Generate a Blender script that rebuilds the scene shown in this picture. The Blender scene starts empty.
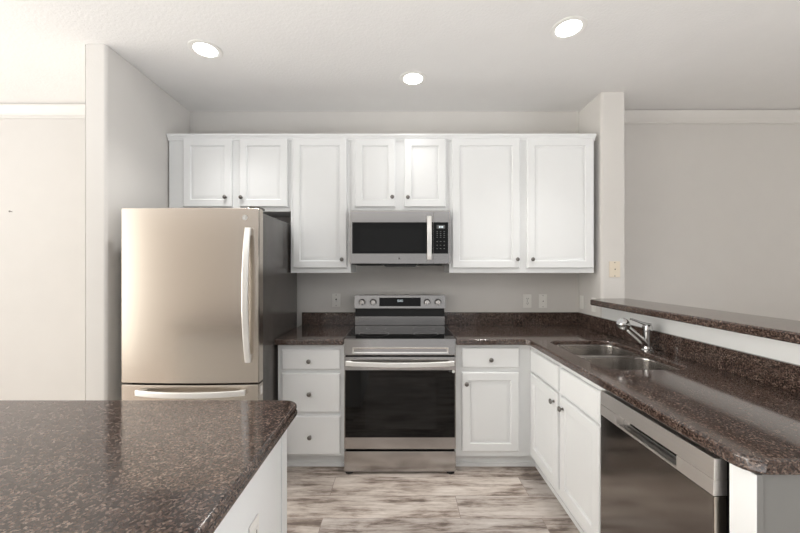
import bpy, bmesh, math, random
from mathutils import Vector, Matrix
random.seed(7)
S = bpy.context.scene
COL = S.collection

# ------------------------------------------------------------------ camera
# world: X right, Y away from the camera (kitchen back wall at Y = 0), Z up, metres
CAMD, CAMH, F = 2.98, 1.39, 345.0
cam_data = bpy.data.cameras.new('camera')
cam = bpy.data.objects.new('camera', cam_data)
COL.objects.link(cam)
cam.location = (0, -CAMD, CAMH)
cam.rotation_euler = (math.radians(90), 0, 0)
cam_data.sensor_width = 36.0
cam_data.lens = F / 800 * 36.0
cam_data.shift_y = 2.5 / 800
cam_data.clip_start = 0.02
S.camera = cam

# ------------------------------------------------------------------ world, lights, exposure
w = bpy.data.worlds.new('world'); S.world = w; w.use_nodes = True
# soft daylight of the open plan behind the camera: bright and warm on the left, dimmer on the right but for a band added to light the left wall
wn = w.node_tree; bgn = wn.nodes['Background']
tc = wn.nodes.new('ShaderNodeTexCoord'); sx_ = wn.nodes.new('ShaderNodeSeparateXYZ'); rp = wn.nodes.new('ShaderNodeValToRGB')
mr = wn.nodes.new('ShaderNodeMapRange'); mr.inputs['From Min'].default_value = -1.0
wn.links.new(tc.outputs['Generated'], sx_.inputs[0]); wn.links.new(sx_.outputs[0], mr.inputs['Value'])
wn.links.new(mr.outputs['Result'], rp.inputs['Fac']); wn.links.new(rp.outputs['Color'], bgn.inputs['Color'])
WSTOPS = [(0.0, (6.8, 6.5, 6.0)), (0.09, (5.9, 5.7, 5.3)), (0.145, (0.66, 0.58, 0.50)), (0.33, (0.52, 0.465, 0.41)), (0.42, (0.56, 0.555, 0.55)), (0.60, (0.50, 0.505, 0.51)), (0.84, (0.40, 0.40, 0.40)), (0.93, (7.0, 7.0, 7.0))]
el = rp.color_ramp.elements
while len(el) < len(WSTOPS): el.new(0.5)
for e_, (p_, c_) in zip(el, WSTOPS): e_.position = p_; e_.color = (*c_, 1)
# glow added below the horizon to brighten the ceiling from beneath
zr = wn.nodes.new('ShaderNodeMapRange'); zr.interpolation_type = 'SMOOTHSTEP'
for k_, v_ in (('From Min', -0.25), ('From Max', -0.5), ('To Min', 0.0), ('To Max', 2.4)): zr.inputs[k_].default_value = v_
wn.links.new(sx_.outputs[2], zr.inputs['Value'])
bg2 = wn.nodes.new('ShaderNodeBackground'); bg2.inputs['Color'].default_value = (0.985, 0.985, 0.985, 1)
wn.links.new(zr.outputs['Result'], bg2.inputs['Strength'])
ad = wn.nodes.new('ShaderNodeAddShader'); wn.links.new(bgn.outputs[0], ad.inputs[0]); wn.links.new(bg2.outputs[0], ad.inputs[1])
wn.links.new(ad.outputs[0], wn.nodes['World Output'].inputs['Surface'])
S.view_settings.view_transform = 'Standard'
S.view_settings.look = 'None'
S.view_settings.gamma = 1.0
S.view_settings.use_curve_mapping = False
S.view_settings.exposure = 0.2

def area(name, loc, direction, sx, sy, power, color):
    l = bpy.data.lights.new(name, 'AREA'); l.shape = 'RECTANGLE'; l.size = sx; l.size_y = sy
    l.energy = power; l.color = color
    o = bpy.data.objects.new(name, l); COL.objects.link(o); o.location = loc
    o.rotation_euler = Vector(direction).to_track_quat('-Z', 'Y').to_euler()
    return o
CAN_POWER = 40

# ------------------------------------------------------------------ materials
def new_mat(name):
    m = bpy.data.materials.new(name); m.use_nodes = True
    return m, m.node_tree, m.node_tree.nodes['Principled BSDF']
def N(nt, kind, **kw):
    n = nt.nodes.new(kind)
    for k, v in kw.items(): setattr(n, k, v)
    return n
def coords(nt, scale=(1, 1, 1)):
    g = N(nt, 'ShaderNodeNewGeometry')
    mp = N(nt, 'ShaderNodeMapping'); mp.inputs['Scale'].default_value = scale
    nt.links.new(g.outputs['Position'], mp.inputs['Vector'])
    return mp.outputs['Vector']
def ramp(nt, stops, fac):
    r = N(nt, 'ShaderNodeValToRGB'); e = r.color_ramp.elements
    while len(e) < len(stops): e.new(0.5)
    for el, (p, c) in zip(e, stops):
        el.position = p; el.color = (*c, 1) if len(c) == 3 else c
    nt.links.new(fac, r.inputs['Fac'])
    return r.outputs['Color']
def bump(nt, b, height, strength, dist=0.002):
    n = N(nt, 'ShaderNodeBump'); n.inputs['Strength'].default_value = strength
    n.inputs['Distance'].default_value = dist
    nt.links.new(height, n.inputs['Height']); nt.links.new(n.outputs['Normal'], b.inputs['Normal'])
def noise(nt, vec, scale, detail=3, rough=0.5):
    n = N(nt, 'ShaderNodeTexNoise'); n.inputs['Scale'].default_value = scale
    n.inputs['Detail'].default_value = detail; n.inputs['Roughness'].default_value = rough
    nt.links.new(vec, n.inputs['Vector'])
    return n
def plain(name, col, rough=0.5, metal=0.0, spec=0.5, var=0.03, vscale=6, coat=0.0, bmp=None):
    m, nt, b = new_mat(name)
    v = coords(nt)
    n = noise(nt, v, vscale)
    c0 = tuple(max(0, c * (1 - var)) for c in col); c1 = tuple(min(1, c * (1 + var)) for c in col)
    nt.links.new(ramp(nt, [(0.3, c0), (0.7, c1)], n.outputs['Fac']), b.inputs['Base Color'])
    b.inputs['Roughness'].default_value = rough; b.inputs['Metallic'].default_value = metal
    b.inputs['Specular IOR Level'].default_value = spec
    b.inputs['Coat Weight'].default_value = coat
    if bmp:
        n2 = noise(nt, v, bmp[0], 4, 0.6)
        bump(nt, b, n2.outputs['Fac'], bmp[1], bmp[2])
    return m
def emit(name, col, strength):
    m, nt, b = new_mat(name)
    b.inputs['Base Color'].default_value = (*col, 1)
    b.inputs['Emission Color'].default_value = (*col, 1)
    b.inputs['Emission Strength'].default_value = strength
    return m
def steel(name, col, rough, stretch, var=0.06, rv=0.08):
    m, nt, b = new_mat(name)
    v = coords(nt, stretch)
    n = noise(nt, v, 1.0, 4, 0.65)
    c0 = tuple(c * (1 - var) for c in col); c1 = tuple(min(1, c * (1 + var)) for c in col)
    nt.links.new(ramp(nt, [(0.3, c0), (0.7, c1)], n.outputs['Fac']), b.inputs['Base Color'])
    r = N(nt, 'ShaderNodeMapRange'); r.inputs['To Min'].default_value = rough - rv / 2; r.inputs['To Max'].default_value = rough + rv / 2
    nt.links.new(n.outputs['Fac'], r.inputs['Value']); nt.links.new(r.outputs['Result'], b.inputs['Roughness'])
    b.inputs['Metallic'].default_value = 1.0
    return m
def granite(name):
    m, nt, b = new_mat(name)
    v = coords(nt)
    vo = N(nt, 'ShaderNodeTexVoronoi'); vo.inputs['Scale'].default_value = 225
    nt.links.new(v, vo.inputs['Vector'])
    sep = N(nt, 'ShaderNodeSeparateColor'); nt.links.new(vo.outputs['Color'], sep.inputs['Color'])
    big = noise(nt, v, 26, 5, 0.7)
    add = N(nt, 'ShaderNodeMath', operation='MULTIPLY_ADD'); add.inputs[1].default_value = 0.75
    nt.links.new(sep.outputs[0], add.inputs[0])
    sc = N(nt, 'ShaderNodeMath', operation='MULTIPLY'); sc.inputs[1].default_value = 0.35
    nt.links.new(big.outputs['Fac'], sc.inputs[0]); nt.links.new(sc.outputs[0], add.inputs[2])
    c = ramp(nt, [(0.05, (0.011, 0.007, 0.006)), (0.35, (0.028, 0.0175, 0.0145)), (0.60, (0.062, 0.040, 0.0325)),
                  (0.82, (0.118, 0.081, 0.066)), (1.0, (0.27, 0.21, 0.175))], add.outputs[0])
    nt.links.new(c, b.inputs['Base Color'])
    b.inputs['Roughness'].default_value = 0.085
    b.inputs['IOR'].default_value = 1.75
    return m
def plank_floor(name):
    m, nt, b = new_mat(name)
    v = coords(nt)
    def brick(c1, c2, mortar):
        br = N(nt, 'ShaderNodeTexBrick'); br.offset = 0.37; br.offset_frequency = 2
        br.inputs['Scale'].default_value = 1.0; br.inputs['Brick Width'].default_value = 1.22
        br.inputs['Row Height'].default_value = 0.19; br.inputs['Mortar Size'].default_value = 0.0016
        br.inputs['Mortar Smooth'].default_value = 0.3
        br.inputs['Color1'].default_value = c1; br.inputs['Color2'].default_value = c2; br.inputs['Mortar'].default_value = mortar
        off = N(nt, 'ShaderNodeVectorMath', operation='ADD'); off.inputs[1].default_value = (0.43, -0.084, 0)
        nt.links.new(v, off.inputs[0]); nt.links.new(off.outputs[0], br.inputs['Vector'])
        return br
    ids = brick((0, 0, 0, 1), (1, 1, 1, 1), (0.5, 0.5, 0.5, 1))
    shift = N(nt, 'ShaderNodeVectorMath', operation='SCALE'); shift.inputs['Scale'].default_value = 17.0
    nt.links.new(ids.outputs['Color'], shift.inputs[0])
    pos = N(nt, 'ShaderNodeVectorMath', operation='ADD')
    nt.links.new(v, pos.inputs[0]); nt.links.new(shift.outputs[0], pos.inputs[1])
    def stretched(sx, sy, scale, detail, rough, dist=0.0):
        mp = N(nt, 'ShaderNodeMapping'); mp.inputs['Scale'].default_value = (sx, sy, 1)
        nt.links.new(pos.outputs[0], mp.inputs['Vector'])
        n = noise(nt, mp.outputs['Vector'], scale, detail, rough); n.inputs['Distortion'].default_value = dist
        return n
    grain = stretched(1.3, 15, 2.2, 10, 0.68, 0.25)
    wear = stretched(1.2, 4.2, 2.2, 10, 0.64, 0.35)
    fine = stretched(5, 70, 4.0, 5, 0.7)
    a1 = N(nt, 'ShaderNodeMath', operation='MULTIPLY'); a1.inputs[1].default_value = 0.42
    nt.links.new(grain.outputs['Fac'], a1.inputs[0])
    a2 = N(nt, 'ShaderNodeMath', operation='MULTIPLY_ADD'); a2.inputs[1].default_value = 0.62
    nt.links.new(wear.outputs['Fac'], a2.inputs[0]); nt.links.new(a1.outputs[0], a2.inputs[2])
    a3 = N(nt, 'ShaderNodeMath', operation='MULTIPLY_ADD'); a3.inputs[1].default_value = 0.16
    nt.links.new(fine.outputs['Fac'], a3.inputs[0]); nt.links.new(a2.outputs[0], a3.inputs[2])
    c = ramp(nt, [(0.45, (0.13, 0.100, 0.086)), (0.52, (0.225, 0.18, 0.155)), (0.565, (0.42, 0.36, 0.325)),
                  (0.62, (0.61, 0.555, 0.515)), (0.74, (0.80, 0.755, 0.725))], a3.outputs[0])
    tint = brick((0.80, 0.79, 0.78, 1), (1.0, 0.97, 0.93, 1), (0.52, 0.46, 0.43, 1))
    mx = N(nt, 'ShaderNodeMix', data_type='RGBA', blend_type='MULTIPLY'); mx.inputs[0].default_value = 1.0
    nt.links.new(c, mx.inputs[6]); nt.links.new(tint.outputs['Color'], mx.inputs[7])
    nt.links.new(mx.outputs[2], b.inputs['Base Color'])
    b.inputs['Roughness'].default_value = 0.42
    bump(nt, b, a3.outputs[0], 0.15, 0.002)
    return m

M = {}
M['wall'] = plain('wall_paint', (0.655, 0.638, 0.615), 0.75, spec=0.25, var=0.01, bmp=(130, 0.35, 0.002))
M['ceiling'] = plain('ceiling_paint', (0.79, 0.782, 0.77), 0.85, spec=0.2, var=0.01, bmp=(60, 0.45, 0.005))
M['trim'] = plain('trim_paint', (0.70, 0.685, 0.66), 0.45, var=0.01)
M['cab'] = plain('cabinet_paint', (0.785, 0.80, 0.805), 0.32, var=0.008)
M['end'] = plain('end_panel_shade', (0.21, 0.21, 0.205), 0.5, var=0.02)  # darkened colour that holds the shade on the peninsula end
M['granite'] = granite('brown_granite')
M['floor'] = plank_floor('weathered_planks')
M['fridge'] = steel('warm_brushed_steel', (0.61, 0.555, 0.495), 0.25, (1.5, 1.5, 260), 0.015, 0.03)
M['steel'] = steel('brushed_steel', (0.46, 0.445, 0.435), 0.19, (2, 2, 300), 0.02, 0.03)
M['steel_l'] = steel('polished_steel', (0.82, 0.80, 0.78), 0.2, (30, 30, 30), 0.03)
M['handle'] = plain('pale_silver_handle', (0.80, 0.79, 0.77), 0.3, metal=0.55, var=0.01)
M['dsteel'] = steel('dark_brushed_steel', (0.27, 0.25, 0.235), 0.13, (2, 2, 300), 0.02, 0.02)
M['band'] = steel('satin_steel', (0.72, 0.69, 0.665), 0.42, (2, 2, 300), 0.02, 0.03)
M['sink'] = steel('sink_steel', (0.62, 0.60, 0.58), 0.2, (40, 40, 3))
M['chrome'] = plain('chrome', (0.55, 0.55, 0.55), 0.09, metal=1.0, var=0.01)
M['knob'] = plain('pewter_knob', (0.20, 0.19, 0.18), 0.28, metal=1.0, var=0.03)
M['case'] = plain('charcoal_case', (0.075, 0.068, 0.063), 0.22, spec=0.6, var=0.03, bmp=(400, 0.15, 0.001))
M['black'] = plain('black_plastic', (0.012, 0.012, 0.012), 0.35, var=0.05)
M['gloss'] = plain('black_glass', (0.003, 0.003, 0.003), 0.04, spec=0.32, var=0.05)
M['win'] = plain('smoked_glass', (0.007, 0.007, 0.007), 0.06, spec=0.32, var=0.05)
M['plate'] = plain('white_plate', (0.80, 0.79, 0.76), 0.35, var=0.01)
M['ivory'] = plain('ivory_plate', (0.72, 0.645, 0.53), 0.4, var=0.01)
M['slot'] = plain('dark_slot', (0.03, 0.028, 0.025), 0.5)
M['label'] = plain('sticker', (0.75, 0.74, 0.72), 0.4)
M['led'] = emit('lamp_lens', (1.0, 0.985, 0.96), 9.0)
M['digit'] = emit('display_digits', (0.75, 0.85, 0.9), 0.35)
M['legend'] = plain('panel_print', (0.12, 0.12, 0.12), 0.5)
M['screen'] = plain('grey_screen', (0.09, 0.092, 0.092), 0.3)
M['reveal'] = plain('rubber_foot', (0.02, 0.02, 0.02), 0.6)

# ------------------------------------------------------------------ mesh helpers
def wloc(o):
    v = Vector((0, 0, 0))
    while o:
        v += Vector(o.location); o = o.parent
    return v
def rrect(x0, x1, y0, y1, r, seg=6, corners=(1, 1, 1, 1)):
    """rounded rectangle, CCW from the lower left corner"""
    pts = []
    for (cx, cy, a0, px, py, on) in ((x0 + r, y0 + r, 180, x0, y0, corners[0]), (x1 - r, y0 + r, 270, x1, y0, corners[1]),
                                     (x1 - r, y1 - r, 0, x1, y1, corners[2]), (x0 + r, y1 - r, 90, x0, y1, corners[3])):
        if on and r > 0:
            for k in range(seg + 1):
                a = math.radians(a0 + 90 * k / seg); pts.append((cx + r * math.cos(a), cy + r * math.sin(a)))
        else: pts.append((px, py))
    return pts
class MB:
    def __init__(s): s.bm = bmesh.new()
    def merge(s, b):
        me = bpy.data.meshes.new('tmp'); b.to_mesh(me); b.free(); s.bm.from_mesh(me); bpy.data.meshes.remove(me)
        return s
    def box(s, x0, x1, y0, y1, z0, z1, bev=0.0, seg=2):
        b = bmesh.new()
        bmesh.ops.create_cube(b, size=1.0, matrix=Matrix.Translation(((x0 + x1) / 2, (y0 + y1) / 2, (z0 + z1) / 2)) @ Matrix.Diagonal((x1 - x0, y1 - y0, z1 - z0, 1)))
        if bev: bmesh.ops.bevel(b, geom=b.edges[:], offset=bev, segments=seg, profile=0.6, affect='EDGES')
        return s.merge(b)
    def loops(s, rings, cap0=True, cap1=True, closed=True):
        """rings: lists of 3D points of equal length, skinned one to the next"""
        b = bmesh.new(); R = [[b.verts.new(p) for p in r] for r in rings]
        for A, B in zip(R, R[1:]):
            n = len(A)
            for i in range(n if closed else n - 1):
                j = (i + 1) % n
                try: b.faces.new((A[i], A[j], B[j], B[i]))
                except ValueError: pass
        if cap0: b.faces.new(R[0][::-1])
        if cap1: b.faces.new(R[-1])
        bmesh.ops.recalc_face_normals(b, faces=b.faces[:])
        return s.merge(b)
    def lathe(s, origin, axis, prof, seg=24):
        """prof: (radius, distance along axis)"""
        ax = Vector(axis).normalized(); u = ax.orthogonal().normalized(); v = ax.cross(u); o = Vector(origin)
        rings = [[o + ax * h + (u * math.cos(2 * math.pi * k / seg) + v * math.sin(2 * math.pi * k / seg)) * max(r, 1e-5) for k in range(seg)] for r, h in prof]
        return s.loops(rings)
    def prism(s, pts, z0, z1, bev=0.0):
        if not bev: return s.loops([[(x, y, z0) for x, y in pts], [(x, y, z1) for x, y in pts]])
        b = bmesh.new()
        A = [b.verts.new((x, y, z0)) for x, y in pts]; f = b.faces.new(A)
        r = bmesh.ops.extrude_face_region(b, geom=[f])
        bmesh.ops.translate(b, verts=[e for e in r['geom'] if isinstance(e, bmesh.types.BMVert)], vec=(0, 0, z1 - z0))
        bmesh.ops.recalc_face_normals(b, faces=b.faces[:])
        ed = [e for e in b.edges if abs(e.verts[0].co.z - e.verts[1].co.z) < 1e-6]
        bmesh.ops.bevel(b, geom=ed, offset=bev, segments=3, profile=0.5, affect='EDGES')
        return s.merge(b)
    def sweep(s, path, section, up=(0, 0, 1)):
        """section: list of (side, up) points, or list of such lists per path point"""
        P = [Vector(p) for p in path]; rings = []
        for i, p in enumerate(P):
            t = (P[min(i + 1, len(P) - 1)] - P[max(i - 1, 0)]).normalized()
            side = t.cross(Vector(up)).normalized(); u2 = side.cross(t).normalized()
            sec = section[i] if isinstance(section[0][0], (list, tuple)) else section
            rings.append([p + side * a + u2 * c for a, c in sec])
        return s.loops(rings)
    def tube(s, path, r, seg=16, up=(0, 0, 1)):
        rs = r if isinstance(r, (list, tuple)) else [r] * len(path)
        return s.sweep(path, [[(q * math.cos(2 * math.pi * k / seg), q * math.sin(2 * math.pi * k / seg)) for k in range(seg)] for q in rs], up)
    def build(s, name, mat, parent=None, smooth=True):
        me = bpy.data.meshes.new(name); s.bm.to_mesh(me); s.bm.free()
        o = bpy.data.objects.new(name, me); COL.objects.link(o); me.materials.append(mat)
        if parent is not None:
            d = wloc(parent); me.transform(Matrix.Translation(-d)); o.parent = parent
        if smooth:
            me.polygons.foreach_set('use_smooth', [True] * len(me.polygons))
            me.set_sharp_from_angle(angle=math.radians(35))
            wnm = o.modifiers.new('weighted_normals', 'WEIGHTED_NORMAL'); wnm.keep_sharp = True; wnm.weight = 100
        return o
def thing(name, label, cat, loc, group=None):
    o = bpy.data.objects.new(name, None); COL.objects.link(o); o.location = loc; o.empty_display_size = 0.05
    o['label'] = label; o['category'] = cat
    if group: o['group'] = group
    return o
def tag(o, label, cat, group=None):
    o['label'] = label; o['category'] = cat
    if group: o['group'] = group
    return o
def struct(name, mb, mat):
    o = mb.build(name, mat); o['kind'] = 'structure'; return o
def sec(wd, th, r=0.004, seg=3):
    return rrect(-wd / 2, wd / 2, -th / 2, th / 2, r, seg)
def slab(outline, holes, z0, z1, bev):
    """flat slab with rounded edges; mesh made from a filled 2D curve"""
    cu = bpy.data.curves.new('tmp', 'CURVE'); cu.dimensions = '2D'; cu.fill_mode = 'BOTH'
    cu.extrude = max(0.0001, (z1 - z0) / 2 - bev); cu.bevel_depth = bev; cu.offset = -bev; cu.bevel_resolution = 4
    for pts in [outline] + holes:
        sp = cu.splines.new('POLY'); sp.points.add(len(pts) - 1)
        for q, (x, y) in zip(sp.points, pts): q.co = (x, y, 0, 1)
        sp.use_cyclic_u = True
    o = bpy.data.objects.new('tmp', cu); COL.objects.link(o)
    dg = bpy.context.evaluated_depsgraph_get(); dg.update()
    me = bpy.data.meshes.new_from_object(o.evaluated_get(dg))
    me.transform(Matrix.Translation((0, 0, (z0 + z1) / 2)))
    bpy.data.objects.remove(o); bpy.data.curves.remove(cu)
    mb = MB(); mb.bm.from_mesh(me); bpy.data.meshes.remove(me)
    bmesh.ops.remove_doubles(mb.bm, verts=mb.bm.verts[:], dist=1e-5)
    return mb

# panels facing the camera (-Y) or facing the aisle (-X)
def facing(front, plane):
    if front == '-Y': return lambda a, b, c: (a, plane - c, b)
    return lambda a, b, c: (plane - c, a, b)
RAISED = [(0, 0), (0, 0.015), (0.006, 0.021), (0.054, 0.021), (0.060, 0.010), (0.067, 0.009), (0.092, 0.0205)]
FLAT = [(0, 0), (0, 0.014), (0.006, 0.020)]
def panel(front, plane, a0, a1, b0, b1, prof):
    f = facing(front, plane)
    mb = MB()
    mb.loops([[f(a0 + i, b0 + i, c), f(a1 - i, b0 + i, c), f(a1 - i, b1 - i, c), f(a0 + i, b1 - i, c)] for i, c in prof])
    return mb
def knob(front, plane, a, b, parent):
    f = facing(front, plane); d = (0, -1, 0) if front == '-Y' else (-1, 0, 0)
    mb = MB()
    mb.lathe(f(a, b, 0), d, [(0.0085, 0), (0.0085, 0.002), (0.005, 0.004), (0.0048, 0.013), (0.011, 0.017), (0.0150, 0.021), (0.0150, 0.024), (0.011, 0.028), (0.004, 0.0298)], 20)
    return mb.build('knob', M['knob'], parent)
def door(front, plane, a0, a1, b0, b1, ka, kb, parent, prof=RAISED, name='door'):
    o = panel(front, plane, a0, a1, b0, b1, prof).build(name, M['cab'], parent)
    if ka is not None: knob(front, plane - 0.0195, ka, kb, o)
    return o
def PX(u, d): return (u - 400) * d / F
def PZ(v, d): return CAMH - (v - 269) * d / F

# ================================================================== the room
ZC = 2.75
mb = MB(); mb.box(-6.1, 5.1, -3.4, 0.25, -0.1, 0.0); struct('floor', mb, M['floor'])
mb = MB(); mb.box(-6.1, 5.1, -4.6, 0.25, ZC, ZC + 0.1); struct('ceiling', mb, M['ceiling'])
XL, XR = -1.80, 1.545
mb = MB(); mb.box(-1.92, 5.0, 0.0, 0.12, 0, ZC); struct('wall_back', mb, M['wall'])
mb = MB(); mb.box(-6.0, -1.86, -0.11, 0.11, 0, ZC); struct('wall_living_room', mb, M['wall'])
# partition beside the refrigerator, its free end rounded
mb = MB(); mb.prism([(-1.925, -0.002), (-1.905, -0.893)] + [(-1.905 + 0.015 * (1 - math.cos(a)), -0.88 - 0.015 * math.sin(a) - 0.0) for a in (0.6, 1.2, math.pi / 2)]
                    + [(-1.795 + 0.018 * math.sin(a), -0.877 - 0.018 * math.cos(a)) for a in (0, 0.5, 1.0, math.pi / 2)] + [(-1.810, -0.002)], 0, ZC - 0.001)
struct('wall_left', mb, M['wall'])
# pillar at the end of the pass-through
mb = MB(); mb.prism([(XR, -0.002)] + [(XR + 0.022 * (1 - math.cos(a)), -0.312 - 0.022 * math.sin(a)) for a in (0, 0.4, 0.8, 1.2, math.pi / 2)]
                    + [(1.727 - 0.012 * (1 - math.sin(a)), -0.322 - 0.012 * math.cos(a)) for a in (0, 0.8, math.pi / 2)] + [(1.727, -0.002)], 0, ZC - 0.001)
struct('pillar', mb, M['wall'])
# half wall that carries the bar
mb = MB(); mb.box(XR, 1.727, -2.10, -0.336, 0, 1.122); struct('wall_right', mb, M['cab'])
mb = MB(); mb.box(5.0, 5.1, -2.0, 0.12, 0, ZC); struct('wall_far_right_blocker', mb, M['wall'])  # unseen wall added to keep side light off the right of the back wall
mb = MB(); mb.box(1.35, 5.1, -3.4, -3.28, 0, ZC); struct('wall_rear_blocker', mb, M['wall'])  # unseen wall added behind the camera to shade the right side
# crown mouldings of the rooms either side
CROWN = [(0, 0), (0.014, 0), (0.016, 0.010), (0.010, 0.014), (0.012, 0.026), (0.020, 0.030), (0.024, 0.042), (0.044, 0.060), (0.062, 0.082), (0.066, 0.094), (0.058, 0.097), (0.060, 0.104), (0.060, 0.104), (0, 0.104)]
def crown(name, x0, x1, y):
    mb = MB(); mb.loops([[(x, y - a * 0.75, ZC - 0.108 + b) for a, b in CROWN] for x in (x0, x1)])
    struct(name, mb, M['trim'])
crown('trim_1', -5.97, -1.915, -0.111)
crown('trim_2', 1.729, 4.99, -0.001)

# ================================================================== wall cabinets
FY, DY = -0.310, -0.311          # face of the frames, back of the doors
DW = 2.65
def px(u): return PX(u, DW)
def pz(v): return PZ(v, DW)
CABTOP = 2.402
def wall_unit(name, label, x0, x1, z0, doors):
    t = thing(name, label, 'cabinet', ((x0 + x1) / 2, -0.155, z0), 'white wall cabinets')
    mb = MB(); mb.box(x0 + 0.0008, x1 - 0.0008, FY, -0.003, z0, CABTOP, 0.0015); mb.build('cabinet_body', M['cab'], t)
    for (u0, u1, v0, v1, ku, kv) in doors:
        door('-Y', DY, px(u0), px(u1), pz(v1), pz(v0), px(ku), pz(kv), t)
    return t
ZS = 1.835; ZT = 1.360
wall_unit('wall_cabinet', 'short white two-door wall cabinet above the refrigerator', -1.788, -0.846, ZS,
          [(183, 231.7, 138.4, 206.8, 226, 197.5), (239.3, 287.5, 138.4, 206.8, 241.8, 197.7)])
wall_unit('wall_cabinet', 'tall narrow white one-door wall cabinet between refrigerator and microwave', -0.846, -0.380, ZT,
          [(292.4, 346.8, 138.2, 268.2, 342.2, 259.5)])
wall_unit('wall_cabinet', 'short white two-door wall cabinet directly above the microwave', -0.380, 0.380, 1.842,
          [(354.7, 395.4, 138.5, 206.8, 392.3, 197.4), (404.2, 446, 138.5, 206.8, 407.8, 197.6)])
wall_unit('wall_cabinet', 'tall white two-door wall cabinet right of the microwave, beside the pillar', 0.380, 1.502, ZT,
          [(452.3, 519.8, 138.2, 268.2, 516.8, 259.3), (527.3, 593.3, 138.2, 268.2, 532, 259.3)])
# cornice along the tops of the wall cabinets
mb = MB()
CN = [(0, 0), (0.008, 0), (0.009, 0.012), (0.013, 0.015), (0.014, 0.022), (0.019, 0.026), (0.026, 0.034), (0.026, 0.046), (0, 0.046)]
mb.loops([[(x, -0.312 - a, 2.381 + b) for a, b in CN] for x in (-1.789, 1.503)])
mb.box(-1.789, 1.503, -0.311, -0.004, 2.4025, 2.427, 0.001)
tag(mb.build('cabinet_cornice', M['cab']), 'white cornice moulding along the tops of the wall cabinets', 'moulding')

# ================================================================== base cabinets
BF = -0.600; DB = 2.37
def bx_(u): return PX(u, DB)
def bz_(v): return PZ(v, DB)
BZ0, BZ1 = 0.100, 0.868
t = thing('drawer_cabinet', 'white three-drawer base cabinet between refrigerator and range', 'cabinet', (-0.61, -0.3, 0))
mb = MB(); mb.box(-0.842, -0.3835, BF, -0.004, BZ0, BZ1, 0.0015); mb.build('cabinet_body', M['cab'], t)
mb = MB(); mb.box(-0.842, -0.3835, -0.545, -0.004, 0.001, BZ0 - 0.0005); mb.box(-0.842, -0.3835, -0.557, -0.5455, 0.001, 0.03, 0.004); mb.build('toe_kick', M['cab'], t)
for v0, v1, ku, kv in ((349.4, 369.2, 309.7, 360.4), (373, 412, 310, 393.0), (415.7, 454.0, 310.5, 435.8)):
    door('-Y', BF - 0.0005, bx_(282), bx_(340.5), bz_(v1), bz_(v0), bx_(ku), bz_(kv), t, FLAT, 'drawer')
t = thing('base_cabinet', 'white base cabinet right of the range, one drawer over one door', 'cabinet', (0.64, -0.3, 0))
mb = MB(); mb.box(0.3835, 0.899, BF, -0.004, BZ0, BZ1, 0.0015); mb.build('cabinet_body', M['cab'], t)
mb = MB(); mb.box(0.3835, 0.955, -0.545, -0.004, 0.001, BZ0 - 0.0005); mb.box(0.3835, 0.955, -0.557, -0.5455, 0.001, 0.03, 0.004); mb.build('toe_kick', M['cab'], t)
door('-Y', BF - 0.0005, bx_(461.7), bx_(518.8), bz_(367.3), bz_(347.6), bx_(490.2), bz_(358.9), t, FLAT, 'drawer')
door('-Y', BF - 0.0005, bx_(461.7), bx_(518.8), bz_(451), bz_(371.9), bx_(465.9), bz_(382.9), t)
# sink base on the peninsula
PF = 0.901
t = thing('sink_cabinet', 'white two-door cabinet under the sink with two blank fronts above', 'cabinet', (1.2, -1.05, 0))
mb = MB(); mb.box(PF, 1.535, -1.468, -0.005, BZ0 + 0.005, 0.67, 0.0015)
mb.box(PF, 0.93, -1.468, -0.005, 0.6705, BZ1, 0.0015); mb.build('cabinet_body', M['cab'], t)
mb = MB(); mb.box(0.960, 1.535, -1.468, -0.005, 0.001, BZ0 + 0.0045); mb.box(0.948, 0.9595, -1.468, -0.56, 0.001, 0.03, 0.004); mb.build('toe_kick', M['cab'], t)
for y0, y1, ky in ((-1.046, -0.648, -1.008), (-1.452, -1.076, -1.118)):
    door('-X', PF - 0.0005, y0, y1, 0.706, 0.845, None, None, t, FLAT, 'drawer_front')
    door('-X', PF - 0.0005, y0, y1, 0.152, 0.690, ky, 0.634, t)
# panel at the open end of the peninsula, its shade painted into the colour
t = thing('end_panel', 'white post and shade-coloured panel closing the open end of the peninsula', 'panel', (1.2, -2.08, 0))
mb = MB(); mb.box(PF, 0.904, -2.107, -2.036, 0.001, BZ1, 0.001); mb.build('corner_post', M['cab'], t)
mb = MB(); mb.box(0.9043, 0.921, -2.106, -2.06, 0.001, BZ1, 0.001); mb.build('stile', M['end'], t)  # front of the post split off, its shade in the colour
mb = MB(); mb.box(0.9215, 1.535, -2.100, -2.085, 0.001, BZ1, 0.001); mb.build('panel', M['end'], t)['label'] = 'panel with shade in its colour'

# ================================================================== worktops
CT0, CT1 = 0.872, 0.912
mb = slab([(-0.850, -0.640), (-0.383, -0.640), (-0.383, -0.004), (-0.850, -0.004)], [], CT0, CT1, 0.010)
o = tag(mb.build('countertop', M['granite']), 'short brown granite countertop between refrigerator and range', 'countertop')
mb = MB(); mb.box(-0.842, -0.384, -0.022, -0.003, CT1 + 0.0005, 1.018, 0.002); mb.build('backsplash', M['granite'], o)
CE = 0.873
outl = [(0.383, -0.004), (0.383, -0.640), (CE - 0.02, -0.640), (CE, -0.66)] + \
       [(CE + 0.055 * (1 - math.cos(math.radians(k))), -2.065 - 0.055 * math.sin(math.radians(k))) for k in range(0, 91, 15)] + [(1.540, -2.12), (1.540, -0.004)]
hole = rrect(0.985, 1.405, -1.335, -0.680, 0.075, 6)
mb = slab(outl, [hole], CT0, CT1, 0.010)
o = tag(mb.build('countertop', M['granite']), 'long L-shaped brown granite countertop with the sink cut into it', 'countertop')
mb = MB(); mb.box(0.3835, 1.5245, -0.022, -0.003, CT1 + 0.0005, 1.018, 0.002)
mb.build('backsplash', M['granite'], o)
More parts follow.
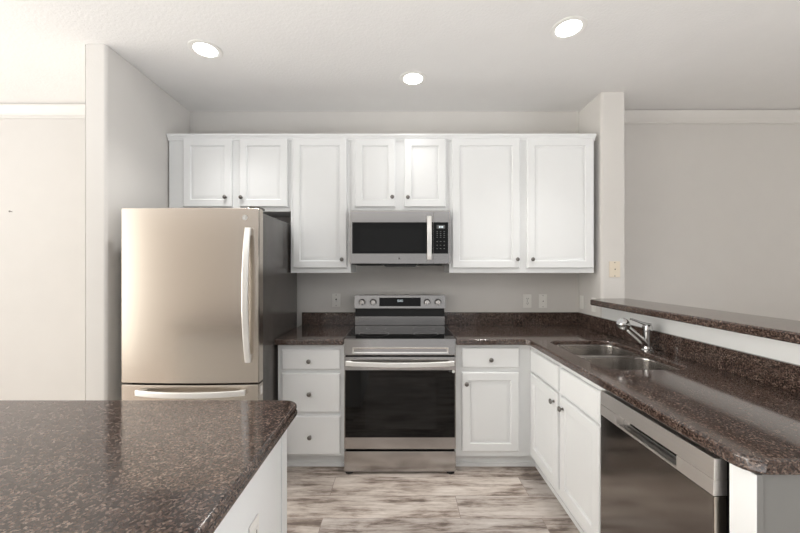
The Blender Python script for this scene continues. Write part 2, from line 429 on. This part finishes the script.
mb = MB(); mb.box(1.525, 1.5435, -2.115, -0.003, CT1 + 0.0005, 1.019, 0.002); mb.build('backsplash', M['granite'], o)
# raised bar on the half wall
BX0, BX1, BZ = 1.40, 1.722, 1.165
outl = [(BX1 + 0.02, -2.20), (BX1 + 0.02, -0.338), (1.53, -0.338), (1.50, -0.365)] + \
       [(BX0 + 0.06 - 0.06 * math.sin(math.radians(k)), -0.455 + 0.06 * math.cos(math.radians(k))) for k in range(0, 91, 15)] + [(BX0, -2.20)]
mb = slab(outl, [], BZ - 0.041, BZ, 0.009)
tag(mb.build('bar_ledge', M['granite']), 'raised brown granite bar ledge on the white half wall', 'ledge')

# ================================================================== island
t = thing('kitchen_island', 'white island cabinet in the left foreground under the big worktop', 'island', (-1.1, -2.2, 0))
mb = MB(); mb.box(-1.95, -0.395, -2.60, -1.785, 0.001, 0.871, 0.002); mb.build('cabinet_body', M['cab'], t)
mb = MB(); mb.box(-0.3945, -0.391, -1.835, -1.786, 0.001, 0.871, 0.001); mb.build('corner_trim', M['cab'], t)
isl = [(-2.0, -2.68), (-0.363, -2.68)] + [(-0.363 - 0.055 + 0.055 * math.cos(math.radians(k)), -1.772 + 0.055 * math.sin(math.radians(k))) for k in range(0, 91, 15)] + [(-2.0, -1.717)]
mb = slab(isl, [], 0.8915, CT1, 0.009)
m2 = slab([(x + (0.002 if x > -1.9 else 0), y) for x, y in isl], [], CT0, 0.8935, 0.010)
mb.merge(m2.bm)
tag(mb.build('island_countertop', M['granite']), 'large polished brown granite island worktop in the left foreground', 'countertop')

# ================================================================== refrigerator
t = thing('refrigerator', 'stainless bottom-freezer refrigerator with charcoal sides', 'refrigerator', (-1.26, -0.45, 0))
mb = MB(); mb.box(-1.672, -0.860, -0.828, -0.095, 0.03, 1.742, 0.006); mb.build('refrigerator_case', M['case'], t)
mb = MB()
for x in (-1.62, -0.90):
    mb = MB(); mb.lathe((x, -0.72, 0.001), (0, 0, 1), [(0.022, 0), (0.022, 0.028)], 12); mb.build('foot', M['reveal'], t)
def bowed(x0, x1, yb, ye, bow, r=0.012, n=14):
    pts = [(x1, yb), (x0, yb), (x0, ye + r)]
    for k in range(n + 1):
        s = k / n; x = x0 + r * 0.5 + (x1 - x0 - r) * s
        pts.append((x, ye - bow * (1 - (2 * s - 1) ** 2)))
    return pts + [(x1, ye + r)]
DX0, DX1 = -1.684, -0.850
mb = MB(); mb.prism(bowed(DX0, DX1, -0.840, -0.900, 0.016), 0.704, 1.757, 0.004)
dr = mb.build('refrigerator_door', M['fridge'], t)
mb = MB(); mb.prism(bowed(DX0, DX1, -0.840, -0.900, 0.016), 0.10, 0.693, 0.004)
fz = mb.build('freezer_drawer', M['fridge'], t)
mb = MB(); mb.box(-1.662, -0.866, -0.8395, -0.8285, 0.12, 1.735); mb.build('door_gasket', M['black'], t)
mb = MB(); mb.box(-1.64, -0.87, -0.84, -0.829, 0.031, 0.095, 0.004); mb.build('base_grille', M['black'], t)
mb = MB(); mb.box(-0.925, -0.856, -0.885, -0.79, 1.7575, 1.772, 0.005); mb.build('hinge_cover', M['case'], t)
n = 16
path = [(-0.905, -0.925 - 0.045 * math.sin(math.pi * k / n) ** 0.8, 0.835 + 0.80 * k / n) for k in range(n + 1)]
mb = MB(); mb.sweep(path, sec(0.036, 0.016, 0.006), (0, 1, 0))
for z in (0.86, 1.61): mb.box(-0.917, -0.893, -0.935, -0.905, z - 0.018, z + 0.018, 0.003)
mb.build('door_handle', M['handle'], dr)
path = [(-1.572 + 0.648 * k / n, -0.925 - 0.045 * math.sin(math.pi * k / n) ** 0.8, 0.652) for k in range(n + 1)]
mb = MB(); mb.sweep(path, sec(0.016, 0.036, 0.006))
for x in (-1.55, -0.945): mb.box(x - 0.018, x + 0.018, -0.935, -0.903, 0.640, 0.664, 0.003)
mb.build('drawer_handle', M['handle'], fz)
# round monogram badge: disc, ring and curled strokes
bc = Vector((-0.934, -0.9035, 1.700))
mb = MB(); mb.lathe(bc, (0, -1, 0), [(0.016, 0), (0.016, 0.002), (0.0145, 0.003), (0.002, 0.003)], 28)
bd = mb.build('badge', M['label'], dr)
mb = MB()
def arc(cx, cz, r, a0, a1, k=10): return [(bc.x + cx + r * math.cos(math.radians(a0 + (a1 - a0) * i / k)), bc.y - 0.0035, bc.z + cz + r * math.sin(math.radians(a0 + (a1 - a0) * i / k))) for i in range(k + 1)]
for p in (arc(-0.004, 0.001, 0.005, 40, 320), arc(0.0055, 0.003, 0.0032, 0, 270), arc(0.0055, -0.004, 0.0036, 90, -180), arc(0, 0, 0.0125, 0, 359, 24)):
    mb.tube(p, 0.0006, 6, (0, 1, 0))
mb.build('monogram', M['knob'], dr)
mb = MB(); mb.box(DX1 + 0.0003, DX1 + 0.0013, -0.880, -0.852, 0.625, 0.675); mb.build('sticker', M['label'], fz)

# ================================================================== range
t = thing('range', 'stainless electric range with black glass oven door and rear knobs', 'range', (0, -0.36, 0))
RX = 0.3785
mb = MB(); mb.box(-0.375, 0.375, -0.60, -0.04, 0.03, 0.900, 0.003); mb.build('range_body', M['black'], t)
for x in (-0.345, 0.345):
    mb = MB(); mb.lathe((x, -0.618, 0.0005), (0, 0, 1), [(0.028, 0), (0.028, 0.012), (0.018, 0.014), (0.018, 0.0175)], 16); mb.build('foot', M['reveal'], t)
mb = MB(); mb.box(-RX, RX, -0.628, -0.075, 0.9005, 0.9165, 0.002); ck = mb.build('cooktop', M['gloss'], t)
for x, y, r in ((-0.19, -0.46, 0.11), (0.19, -0.46, 0.09), (-0.19, -0.22, 0.08), (0.19, -0.22, 0.085)):
    mb = MB(); k = [(x + r * math.cos(a * math.pi / 24), y + r * math.sin(a * math.pi / 24)) for a in range(48)]; k2 = [(x + (r - 0.0018) * math.cos(a * math.pi / 24), y + (r - 0.0018) * math.sin(a * math.pi / 24)) for a in range(48)]
    mb.loops([[(a, b, 0.9166) for a, b in k], [(a, b, 0.9169) for a, b in k], [(a, b, 0.9169) for a, b in k2], [(a, b, 0.9166) for a, b in k2]], False, False)
    mb.build('burner_ring', M['screen'], ck)
# front fascia with a pressed rectangle
mb = MB(); mb.box(-RX, RX, -0.645, -0.601, 0.806, 0.9165, 0.004)
fa = mb.build('front_fascia', M['steel'], t)
mb = MB()
f = facing('-Y', -0.6455); P_ = [(0, 0), (0.002, 0.003), (0.009, 0.003), (0.013, -0.0045 + 0.005)]
mb.loops([[f(-0.323 + i, 0.815 + i, c), f(0.330 - i, 0.815 + i, c), f(0.330 - i, 0.862 - i, c), f(-0.323 + i, 0.862 - i, c)] for i, c in P_], False, False)
mb.build('pressed_frame', M['steel_l'], fa)
# oven door
t_od = MB(); t_od.box(-RX, RX, -0.648, -0.603, 0.172, 0.796, 0.004); od = t_od.build('oven_door', M['steel'], t)
mb = MB(); mb.box(-0.371, 0.371, -0.651, -0.6485, 0.252, 0.706, 0.001); gl = mb.build('oven_glass', M['gloss'], od)
mb = MB(); mb.box(-0.235, 0.24, -0.6518, -0.6512, 0.31, 0.655, 0.0002); mb.build('oven_window', M['win'], od)
n = 14
path = [(-0.362 + 0.724 * k / n, -0.668 - 0.030 * math.sin(math.pi * k / n) ** 0.6, 0.757 - 0.004 * math.sin(math.pi * k / n)) for k in range(n + 1)]
mb = MB(); mb.sweep(path, sec(0.014, 0.034, 0.006))
for x in (-0.348, 0.348): mb.box(x - 0.014, x + 0.014, -0.676, -0.6485, 0.745, 0.769, 0.003)
mb.build('oven_handle', M['handle'], od)
mb = MB(); mb.lathe((0.361, -0.6515, 0.698), (0, -1, 0), [(0.010, 0), (0.010, 0.0006), (0.001, 0.0008)], 20); mb.build('sticker', M['label'], od)
mb = MB(); mb.lathe((0.336, -0.6515, 0.699), (0, -1, 0), [(0.005, 0), (0.005, 0.0006), (0.001, 0.0008)], 16); mb.build('sticker', M['screen'], od)
mb = MB(); mb.box(-RX, RX, -0.646, -0.603, 0.018, 0.156, 0.004); mb.build('storage_drawer', M['steel'], t)
# backguard
mb = MB(); mb.box(-0.376, 0.374, -0.070, -0.026, 0.918, 1.165, 0.004); bg = mb.build('backguard', M['black'], t)
mb = MB(); mb.loops([[(x, y, z) for y, z in ((-0.071, 1.062), (-0.118, 1.060), (-0.121, 1.064), (-0.108, 1.170), (-0.104, 1.173), (-0.030, 1.173), (-0.030, 1.1655), (-0.071, 1.1655))] for x in (-0.3785, 0.376)])
cp = mb.build('control_panel', M['steel'], t)
def on_panel(x, z, out=0.0):  # tilted face of the control panel
    s = (z - 1.064) / 0.106
    return Vector((x, -0.121 + 0.013 * s - out, z))
mb = MB(); a, b_ = on_panel(0, 1.081), on_panel(0, 1.152)
mb.loops([[(-0.172, a.y - c, a.z), (0.172, a.y - c, a.z), (0.172, b_.y - c, b_.z), (-0.172, b_.y - c, b_.z)] for c in (0.0004, 0.0025)])
dp = mb.build('display', M['gloss'], cp)
SEG = {'0': 'abcdef', '2': 'abged', '8': 'abcdefg'}
mb = MB()
def digit(ch, x, z, wd=0.0095, h=0.016):
    q = {'a': (0, h, wd, h), 'd': (0, 0, wd, 0), 'g': (0, h / 2, wd, h / 2), 'f': (0, h / 2, 0, h), 'b': (wd, h / 2, wd, h), 'e': (0, 0, 0, h / 2), 'c': (wd, 0, wd, h / 2)}
    for s_ in SEG[ch]:
        x0, z0, x1, z1 = q[s_]; p = on_panel(0, z + (z0 + z1) / 2, 0.0036)
        mb.box(x + x0 - 0.0011, x + x1 + 0.0011, p.y, p.y + 0.0006, z + z0 - 0.0011, z + z1 + 0.0011)
digit('8', -0.020, 1.118); digit('2', -0.002, 1.118); digit('0', 0.0125, 1.118)
for z in (1.122, 1.130):
    p = on_panel(0, z, 0.0036); mb.box(-0.0075, -0.0055, p.y, p.y + 0.0006, z - 0.001, z + 0.001)
mb.build('clock_digits', M['digit'], cp)
nrm = Vector((0, -0.106, -0.013)).normalized()
for u in (362.2, 373.3, 427.0, 437.8):
    x = PX(u, 2.868); c = on_panel(x, 1.115)
    mb = MB(); mb.lathe(c, nrm, [(0.0275, 0.0005), (0.0275, 0.003), (0.024, 0.0035)], 28)
    ring = mb.build('knob', M['black'], cp)
    mb = MB(); mb.lathe(c, nrm, [(0.023, 0.0036), (0.021, 0.022), (0.019, 0.026), (0.004, 0.0265)], 28)
    mb.box(c.x - 0.004, c.x + 0.004, c.y - 0.033, c.y - 0.024, c.z - 0.017, c.z + 0.019, 0.002)
    mb.build('knob_cap', M['steel_l'], cp)
    mb = MB(); mb.tube([on_panel(x + 0.033 * math.cos(math.radians(-45 + 270 * k / 18)), 1.115 + 0.033 * math.sin(math.radians(-45 + 270 * k / 18)), 0.0008) for k in range(19)], 0.0007, 6, (0, 1, 0))
    mb.build('dial_scale', M['legend'], cp)
mb = MB(); mb.box(-0.3785, 0.376, -0.078, -0.0705, 0.9175, 0.990, 0.002); mb.build('splash_strip', M['steel'], bg)

# ================================================================== microwave
t = thing('microwave', 'stainless over-the-range microwave with black glass door', 'microwave', (0, -0.2, 1.43))
MX0, MX1 = -0.3765, 0.3765
mb = MB(); mb.box(MX0, MX1, -0.355, -0.004, 1.445, 1.828, 0.003); mb.build('microwave_body', M['case'], t)
mb = MB(); mb.box(MX0 + 0.01, MX1 - 0.01, -0.372, -0.02, 1.424, 1.4445, 0.002)
mb.box(-0.12, 0.125, -0.36, -0.05, 1.409, 1.4235, 0.004); mb.box(-0.33, -0.14, -0.36, -0.08, 1.417, 1.4235, 0.002); mb.box(0.14, 0.32, -0.36, -0.08, 1.417, 1.4235, 0.002)
mb.build('bottom_vent', M['black'], t)
XD = PX(433.2, 2.59)
mb = MB(); mb.box(MX0, XD - 0.0006, -0.390, -0.3555, 1.431, 1.828, 0.003); md = mb.build('microwave_door', M['steel'], t)
mb = MB(); mb.box(XD + 0.0006, MX1, -0.390, -0.3555, 1.431, 1.828, 0.003); mc = mb.build('control_panel', M['steel'], t)
z0, z1 = PZ(253.6, 2.588), PZ(222.2, 2.588)
mb = MB(); mb.box(PX(352.2, 2.588), XD - 0.002, -0.3925, -0.3903, z0, z1, 0.0008); g = mb.build('door_glass', M['gloss'], md)
mb = MB(); mb.box(PX(360, 2.587), PX(422, 2.587), -0.3932, -0.3927, PZ(251, 2.587), PZ(229, 2.587)); mb.build('window_mesh', M['win'], md)
mb = MB(); mb.box(XD + 0.002, PX(448.2, 2.588), -0.3925, -0.3903, z0, z1, 0.0008); kp = mb.build('keypad', M['gloss'], mc)
mb = MB(); mb.box(PX(436.6, 2.587), PX(445, 2.587), -0.3932, -0.3927, PZ(228.8, 2.587), PZ(225, 2.587)); mb.build('display', M['screen'], mc)
mb = MB()
for i, (a, b) in enumerate(((439.0, 440.0), (440.6, 441.6), (442.2, 443.2))): mb.box(PX(a, 2.586), PX(b, 2.586), -0.3940, -0.3936, PZ(227.9, 2.586), PZ(226, 2.586))
mb.build('clock_digits', M['digit'], mc)
for v in (231.5, 233.5, 235.4, 237.4, 241.5, 245.3, 248.6):
    for u in (437.2, 440.6, 444.2):
        mb = MB(); mb.box(PX(u - 0.65, 2.587), PX(u + 0.65, 2.587), -0.3932, -0.3927, PZ(v + 0.35, 2.587), PZ(v - 0.35, 2.587)); mb.build('key_legend', M['legend'], mc)
n = 14
xh = PX(429.4, 2.55)
path = [(xh, -0.408 - 0.024 * math.sin(math.pi * k / n) ** 0.7, 1.462 + 0.320 * k / n) for k in range(n + 1)]
mb = MB(); mb.sweep(path, sec(0.034, 0.014, 0.005), (0, 1, 0))
for z in (1.48, 1.765): mb.box(xh - 0.010, xh + 0.010, -0.414, -0.3905, z - 0.012, z + 0.012, 0.002)
mb.build('door_handle', M['handle'], md)
mb = MB(); mb.lathe((-0.006, -0.3904, PZ(258.5, 2.588)), (0, -1, 0), [(0.0065, 0), (0.0065, 0.001), (0.001, 0.0012)], 20); mb.build('badge', M['knob'], md)

# ================================================================== dishwasher
t = thing('dishwasher', 'stainless dishwasher under the peninsula worktop with pocket handle', 'dishwasher', (1.15, -1.745, 0))
Y0, Y1 = -2.016, -1.470
mb = MB(); mb.box(0.916, 1.50, Y0 + 0.004, Y1 - 0.004, 0.02, 0.860, 0.003); mb.build('dishwasher_tub', M['black'], t)
mb = MB(); mb.box(0.878, 0.915, Y0 + 0.003, Y1, 0.11, 0.754, 0.003); mb.build('door_panel', M['dsteel'], t)
mb = MB(); mb.box(0.879, 0.913, Y0, Y0 + 0.0026, 0.112, 0.753, 0.0008); mb.build('door_edge', M['fridge'], t)
# control band: a frame with a hand pocket cut in its lower half
mb = MB()
HY0, HY1 = -1.885, -1.580
mb.box(0.878, 0.915, Y0, Y1, 0.800, 0.860, 0.003)
mb.box(0.876, 0.915, Y0, HY0, 0.755, 0.7995, 0.002); mb.box(0.876, 0.915, HY1, Y1, 0.755, 0.7995, 0.002)
mb.box(0.876, 0.882, HY0 + 0.0003, HY1 - 0.0003, 0.755, 0.762, 0.001)
cb = mb.build('control_band', M['band'], t)
mb = MB(); mb.loops([[(0.884, y, 0.757), (0.905, y, 0.760), (0.908, y, 0.785), (0.900, y, 0.799), (0.912, y, 0.799), (0.914, y, 0.756)] for y in (HY0 + 0.001, HY1 - 0.001)])
mb.build('pocket_handle', M['chrome'], cb)
mb = MB(); mb.box(0.955, 0.975, Y0, Y1, 0.001, 0.10, 0.002); mb.build('toe_kick', M['black'], t)

# ================================================================== sink
t = thing('sink', 'double-bowl stainless undermount sink in the peninsula worktop', 'sink', (1.19, -1.0, 0.7))
bowls = [(1.000, 1.390, -0.985, -0.696, 0.185), (1.000, 1.390, -1.320, -1.022, 0.185)]
mb = slab(rrect(0.988, 1.402, -1.332, -0.683, 0.073, 6), [rrect(a, b, c, d, 0.07, 6) for a, b, c, d, e in bowls], 0.8850, 0.8900, 0.0008)
mb.build('rim', M['sink'], t)
for a, b, c, d, dep in bowls:
    zt = 0.8848
    spec_ = [(0.0, 0), (0.001, -0.004), (0.010, -dep + 0.03), (0.018, -dep + 0.010), (0.034, -dep)]
    rings = [[(x, y, zt + z) for x, y in rrect(a + i, b - i, c + i, d - i, max(0.07 - i, 0.03), 6)] for i, z in spec_]
    rings += [[(x, y, zt + z) for x, y in rrect(a + i, b - i, c + i, d - i, max(0.07 - i, 0.03) + 0.002, 6)] for i, z in ((0.034, -dep - 0.002), (0.016, -dep + 0.008), (0.008, -dep + 0.03), (-0.001, -0.004), (-0.002, 0))]
    mb = MB(); mb.loops(rings, False, False)
    b2 = bmesh.new(); vs = [b2.verts.new(p) for p in rings[4]]; b2.faces.new(vs); mb.merge(b2)
    bw = mb.build('bowl', M['sink'], t)
    mb = MB(); mb.lathe(((a + b) / 2, (c + d) / 2, zt - dep + 0.0005), (0, 0, 1), [(0.045, 0), (0.045, 0.002), (0.038, 0.003), (0.033, 0.0008), (0.002, 0.0006)], 24); mb.build('drain', M['chrome'], bw)

# ================================================================== faucet
fx, fy = 1.452, -0.955
t = thing('faucet', 'chrome single-lever pull-out faucet behind the sink', 'faucet', (fx, fy, CT1))
mb = MB(); mb.lathe((fx, fy, CT1 + 0.0005), (0, 0, 1), [(0.032, 0), (0.032, 0.004), (0.027, 0.010), (0.0265, 0.02), (0.024, 0.026), (0.024, 0.110), (0.0255, 0.114), (0.0255, 0.140), (0.021, 0.150), (0.008, 0.155)], 28)
mb.build('faucet_body', M['chrome'], t)
sp0 = Vector((fx - 0.010, fy, 0.948)); sp1 = Vector((1.318, fy - 0.012, 1.054))
mb = MB(); dv = (sp1 - sp0)
mb.tube([sp0 + dv * s for s in (0, 0.2, 0.5, 0.8, 1.0)], [0.0205, 0.0205, 0.0195, 0.0185, 0.018], 24); sp = mb.build('spout', M['chrome'], t)
mb = MB(); dn = dv.normalized()
mb.lathe(sp1 + dn * -0.012, dn, [(0.018, 0), (0.024, 0.006), (0.031, 0.018), (0.034, 0.030), (0.034, 0.040), (0.031, 0.052), (0.022, 0.060), (0.004, 0.062)], 28)
sh = mb.build('spray_head', M['chrome'], sp)
mb = MB(); p0 = Vector((fx, fy, 1.060))
mb.sweep([p0 + Vector(q) for q in ((0.012, 0, 0.000), (-0.02, 0, 0.010), (-0.05, 0, 0.020), (-0.08, -0.001, 0.031), (-0.098, -0.002, 0.036))],
         [sec(a, b, 0.003) for a, b in ((0.030, 0.022), (0.024, 0.016), (0.016, 0.011), (0.015, 0.010), (0.018, 0.011))])
mb.build('lever', M['chrome'], t)

# ================================================================== wall plates
def plate_y(name, label, cat, x, z, y, wd, h, kind, mat):
    t = thing(name, label, cat, (x, y, z))
    mb = MB(); mb.box(x - wd / 2, x + wd / 2, y - 0.006, y - 0.001, z - h / 2, z + h / 2, 0.002); p = mb.build('plate', mat, t)
    yy = y - 0.0064
    if kind == 'duplex':
        for dz in (-0.02, 0.02):
            mb = MB(); mb.loops([[(a, yy - c, b) for a, b in rrect(x - 0.017, x + 0.017, z + dz - 0.0145, z + dz + 0.0145, 0.007, 5)] for c in (0, 0.002)]); r = mb.build('receptacle', mat, t)
            mb = MB()
            for sx, hh in ((-0.0063, 0.008), (0.0063, 0.010)): mb.box(x + sx - 0.0016, x + sx + 0.0016, yy - 0.0028, yy - 0.0022, z + dz - hh / 2 + 0.003, z + dz + hh / 2 + 0.003)
            mb.lathe((x, yy - 0.0022, z + dz - 0.008), (0, -1, 0), [(0.0026, 0), (0.0026, 0.0006)], 12); mb.build('slots', M['slot'], r)
    elif kind == 'switch':
        mb = MB(); mb.box(x - 0.006, x + 0.006, yy - 0.0006, yy, z - 0.014, z + 0.014); mb.build('toggle_slot', M['slot'], t)
        mb = MB(); mb.loops([[(x - 0.004, yy - 0.001, z - 0.010), (x + 0.004, yy - 0.001, z - 0.010), (x + 0.004, yy - 0.001, z + 0.002), (x - 0.004, yy - 0.001, z + 0.002)], [(x - 0.0035, yy - 0.012, z - 0.013), (x + 0.0035, yy - 0.012, z - 0.013), (x + 0.0035, yy - 0.010, z - 0.005), (x - 0.0035, yy - 0.010, z - 0.005)]]); mb.build('toggle', mat, t)
    else:
        mb = MB(); mb.lathe((x, yy, z), (0, -1, 0), [(0.008, 0), (0.008, 0.003), (0.006, 0.0035)], 18); j = mb.build('jack', mat, t)
        mb = MB(); mb.lathe((x, yy - 0.0036, z), (0, -1, 0), [(0.0045, 0), (0.0045, 0.001)], 14); mb.build('jack_hole', M['slot'], j)
    for dz in ((-h / 2 + 0.010, h / 2 - 0.010) if kind != 'duplex' else (0,)):
        mb = MB(); mb.lathe((x, y - 0.0062, z + dz), (0, -1, 0), [(0.0036, 0), (0.0036, 0.001), (0.001, 0.0014)], 12); mb.build('screw', M['slot'] if kind == 'jack' and mat is M['ivory'] else M['screen'], t)
    return t
plate_y('light_switch', 'white toggle switch plate on the wall left of the range', 'switch', PX(336.3, 2.98), 1.120, 0, 0.072, 0.112, 'switch', M['plate'])
plate_y('power_outlet', 'white power outlet on the back wall just right of the range', 'outlet', PX(527.1, 2.98), 1.113, 0, 0.071, 0.114, 'duplex', M['plate'])
plate_y('wall_jack', 'white jack plate on the back wall near the right corner', 'wall plate', PX(542.7, 2.98), 1.113, 0, 0.071, 0.116, 'jack', M['plate'])
plate_y('wall_jack', 'ivory jack plate high on the pillar face above the bar', 'wall plate', PX(614.2, 2.648), PZ(269.3, 2.648), -0.334, 0.082, 0.122, 'jack', M['ivory'])
def plate_x(name, label, cat, x, y, z, kind, mat, face=-1, wd=0.058, h=0.112):
    t = thing(name, label, cat, (x, y, z)); s = face
    bx2 = lambda m, a, b, *r, **k: m.box(min(x + s * a, x + s * b), max(x + s * a, x + s * b), *r, **k)
    mb = MB(); bx2(mb, 0.001, 0.006, y - wd / 2, y + wd / 2, z - h / 2, z + h / 2, bev=0.002); mb.build('plate', mat, t)
    if kind == 'rocker':
        mb = MB(); bx2(mb, 0.0064, 0.0095, y - 0.0165, y + 0.0165, z - 0.033, z + 0.033, bev=0.001); mb.build('rocker', mat, t)
    else:
        for dz in (-0.02, 0.02):
            mb = MB(); bx2(mb, 0.0064, 0.0084, y - 0.017, y + 0.017, z + dz - 0.0145, z + dz + 0.0145, bev=0.0009); r = mb.build('receptacle', mat, t)
            mb = MB()
            for sy in (-0.0063, 0.0063): bx2(mb, 0.0085, 0.0092, y + sy - 0.0014, y + sy + 0.0014, z + dz - 0.002, z + dz + 0.008)
            mb.build('slots', M['slot'], r)
    return t
plate_x('light_switch', 'white rocker switch on the right side wall nearest the back corner', 'switch', XR, -0.052, 1.108, 'rocker', M['plate'])
plate_x('light_switch', 'white rocker switch on the right side wall by the end of the bar', 'switch', XR, -0.235, 1.105, 'rocker', M['plate'])
plate_x('power_outlet', 'white power outlet on the side of the island cabinet', 'outlet', -0.395, -2.056, 0.659, 'duplex', M['plate'], 1)

# ================================================================== small things
mb = MB(); mb.lathe((PX(12.2, 2.87), -0.1105, PZ(211.7, 2.87)), (0, -1, -0.0), [(0.0022, 0), (0.0022, 0.018), (0.007, 0.018), (0.007, 0.021), (0.002, 0.022)], 12)
tag(mb.build('nail', M['knob']), 'lone nail in the pale wall of the room on the left', 'nail')
cans = [(PX(205.5, 2.138), 2.138 - CAMD, 'recessed ceiling light above the refrigerator side, leftmost of the three'),
        (PX(413, 2.463), 2.463 - CAMD, 'recessed ceiling light above the range, nearest the cabinets'),
        (PX(568.5, 1.947), 1.947 - CAMD, 'recessed ceiling light above the sink side, rightmost of the three')]
proto = None
for x, y, lab in cans:
    if proto is None:
        t = thing('ceiling_light', lab, 'ceiling light', (x, y, ZC), 'recessed ceiling lights')
        mb = MB(); mb.lathe((x, y, ZC - 0.0008), (0, 0, -1), [(0.096, 0), (0.096, 0.003), (0.090, 0.006), (0.072, 0.004), (0.068, 0.0018)], 40); mb.build('trim_ring', M['plate'], t)
        mb = MB(); mb.lathe((x, y, ZC - 0.0034), (0, 0, -1), [(0.066, 0), (0.066, 0.002), (0.060, 0.0035), (0.002, 0.004)], 36); mb.build('lens', M['led'], t)
        proto = t
    else:
        t = proto.copy(); COL.objects.link(t); t.location = (x, y, ZC); t['label'] = lab
        for ch in list(proto.children):
            if ch.type != 'MESH': continue
            c = ch.copy(); COL.objects.link(c); c.parent = t
    l = bpy.data.lights.new('can_lamp', 'SPOT'); l.energy = CAN_POWER * (0.3 if abs(x) < 0.5 else 1.0); l.spot_size = math.radians(75 if abs(x) < 0.5 else 105); l.spot_blend = 1.0; l.shadow_soft_size = 0.06
    l.color = (1.0, 0.98, 0.95)
    lo = bpy.data.objects.new('can_lamp', l); COL.objects.link(lo); lo.location = (x, y, ZC - 0.03)
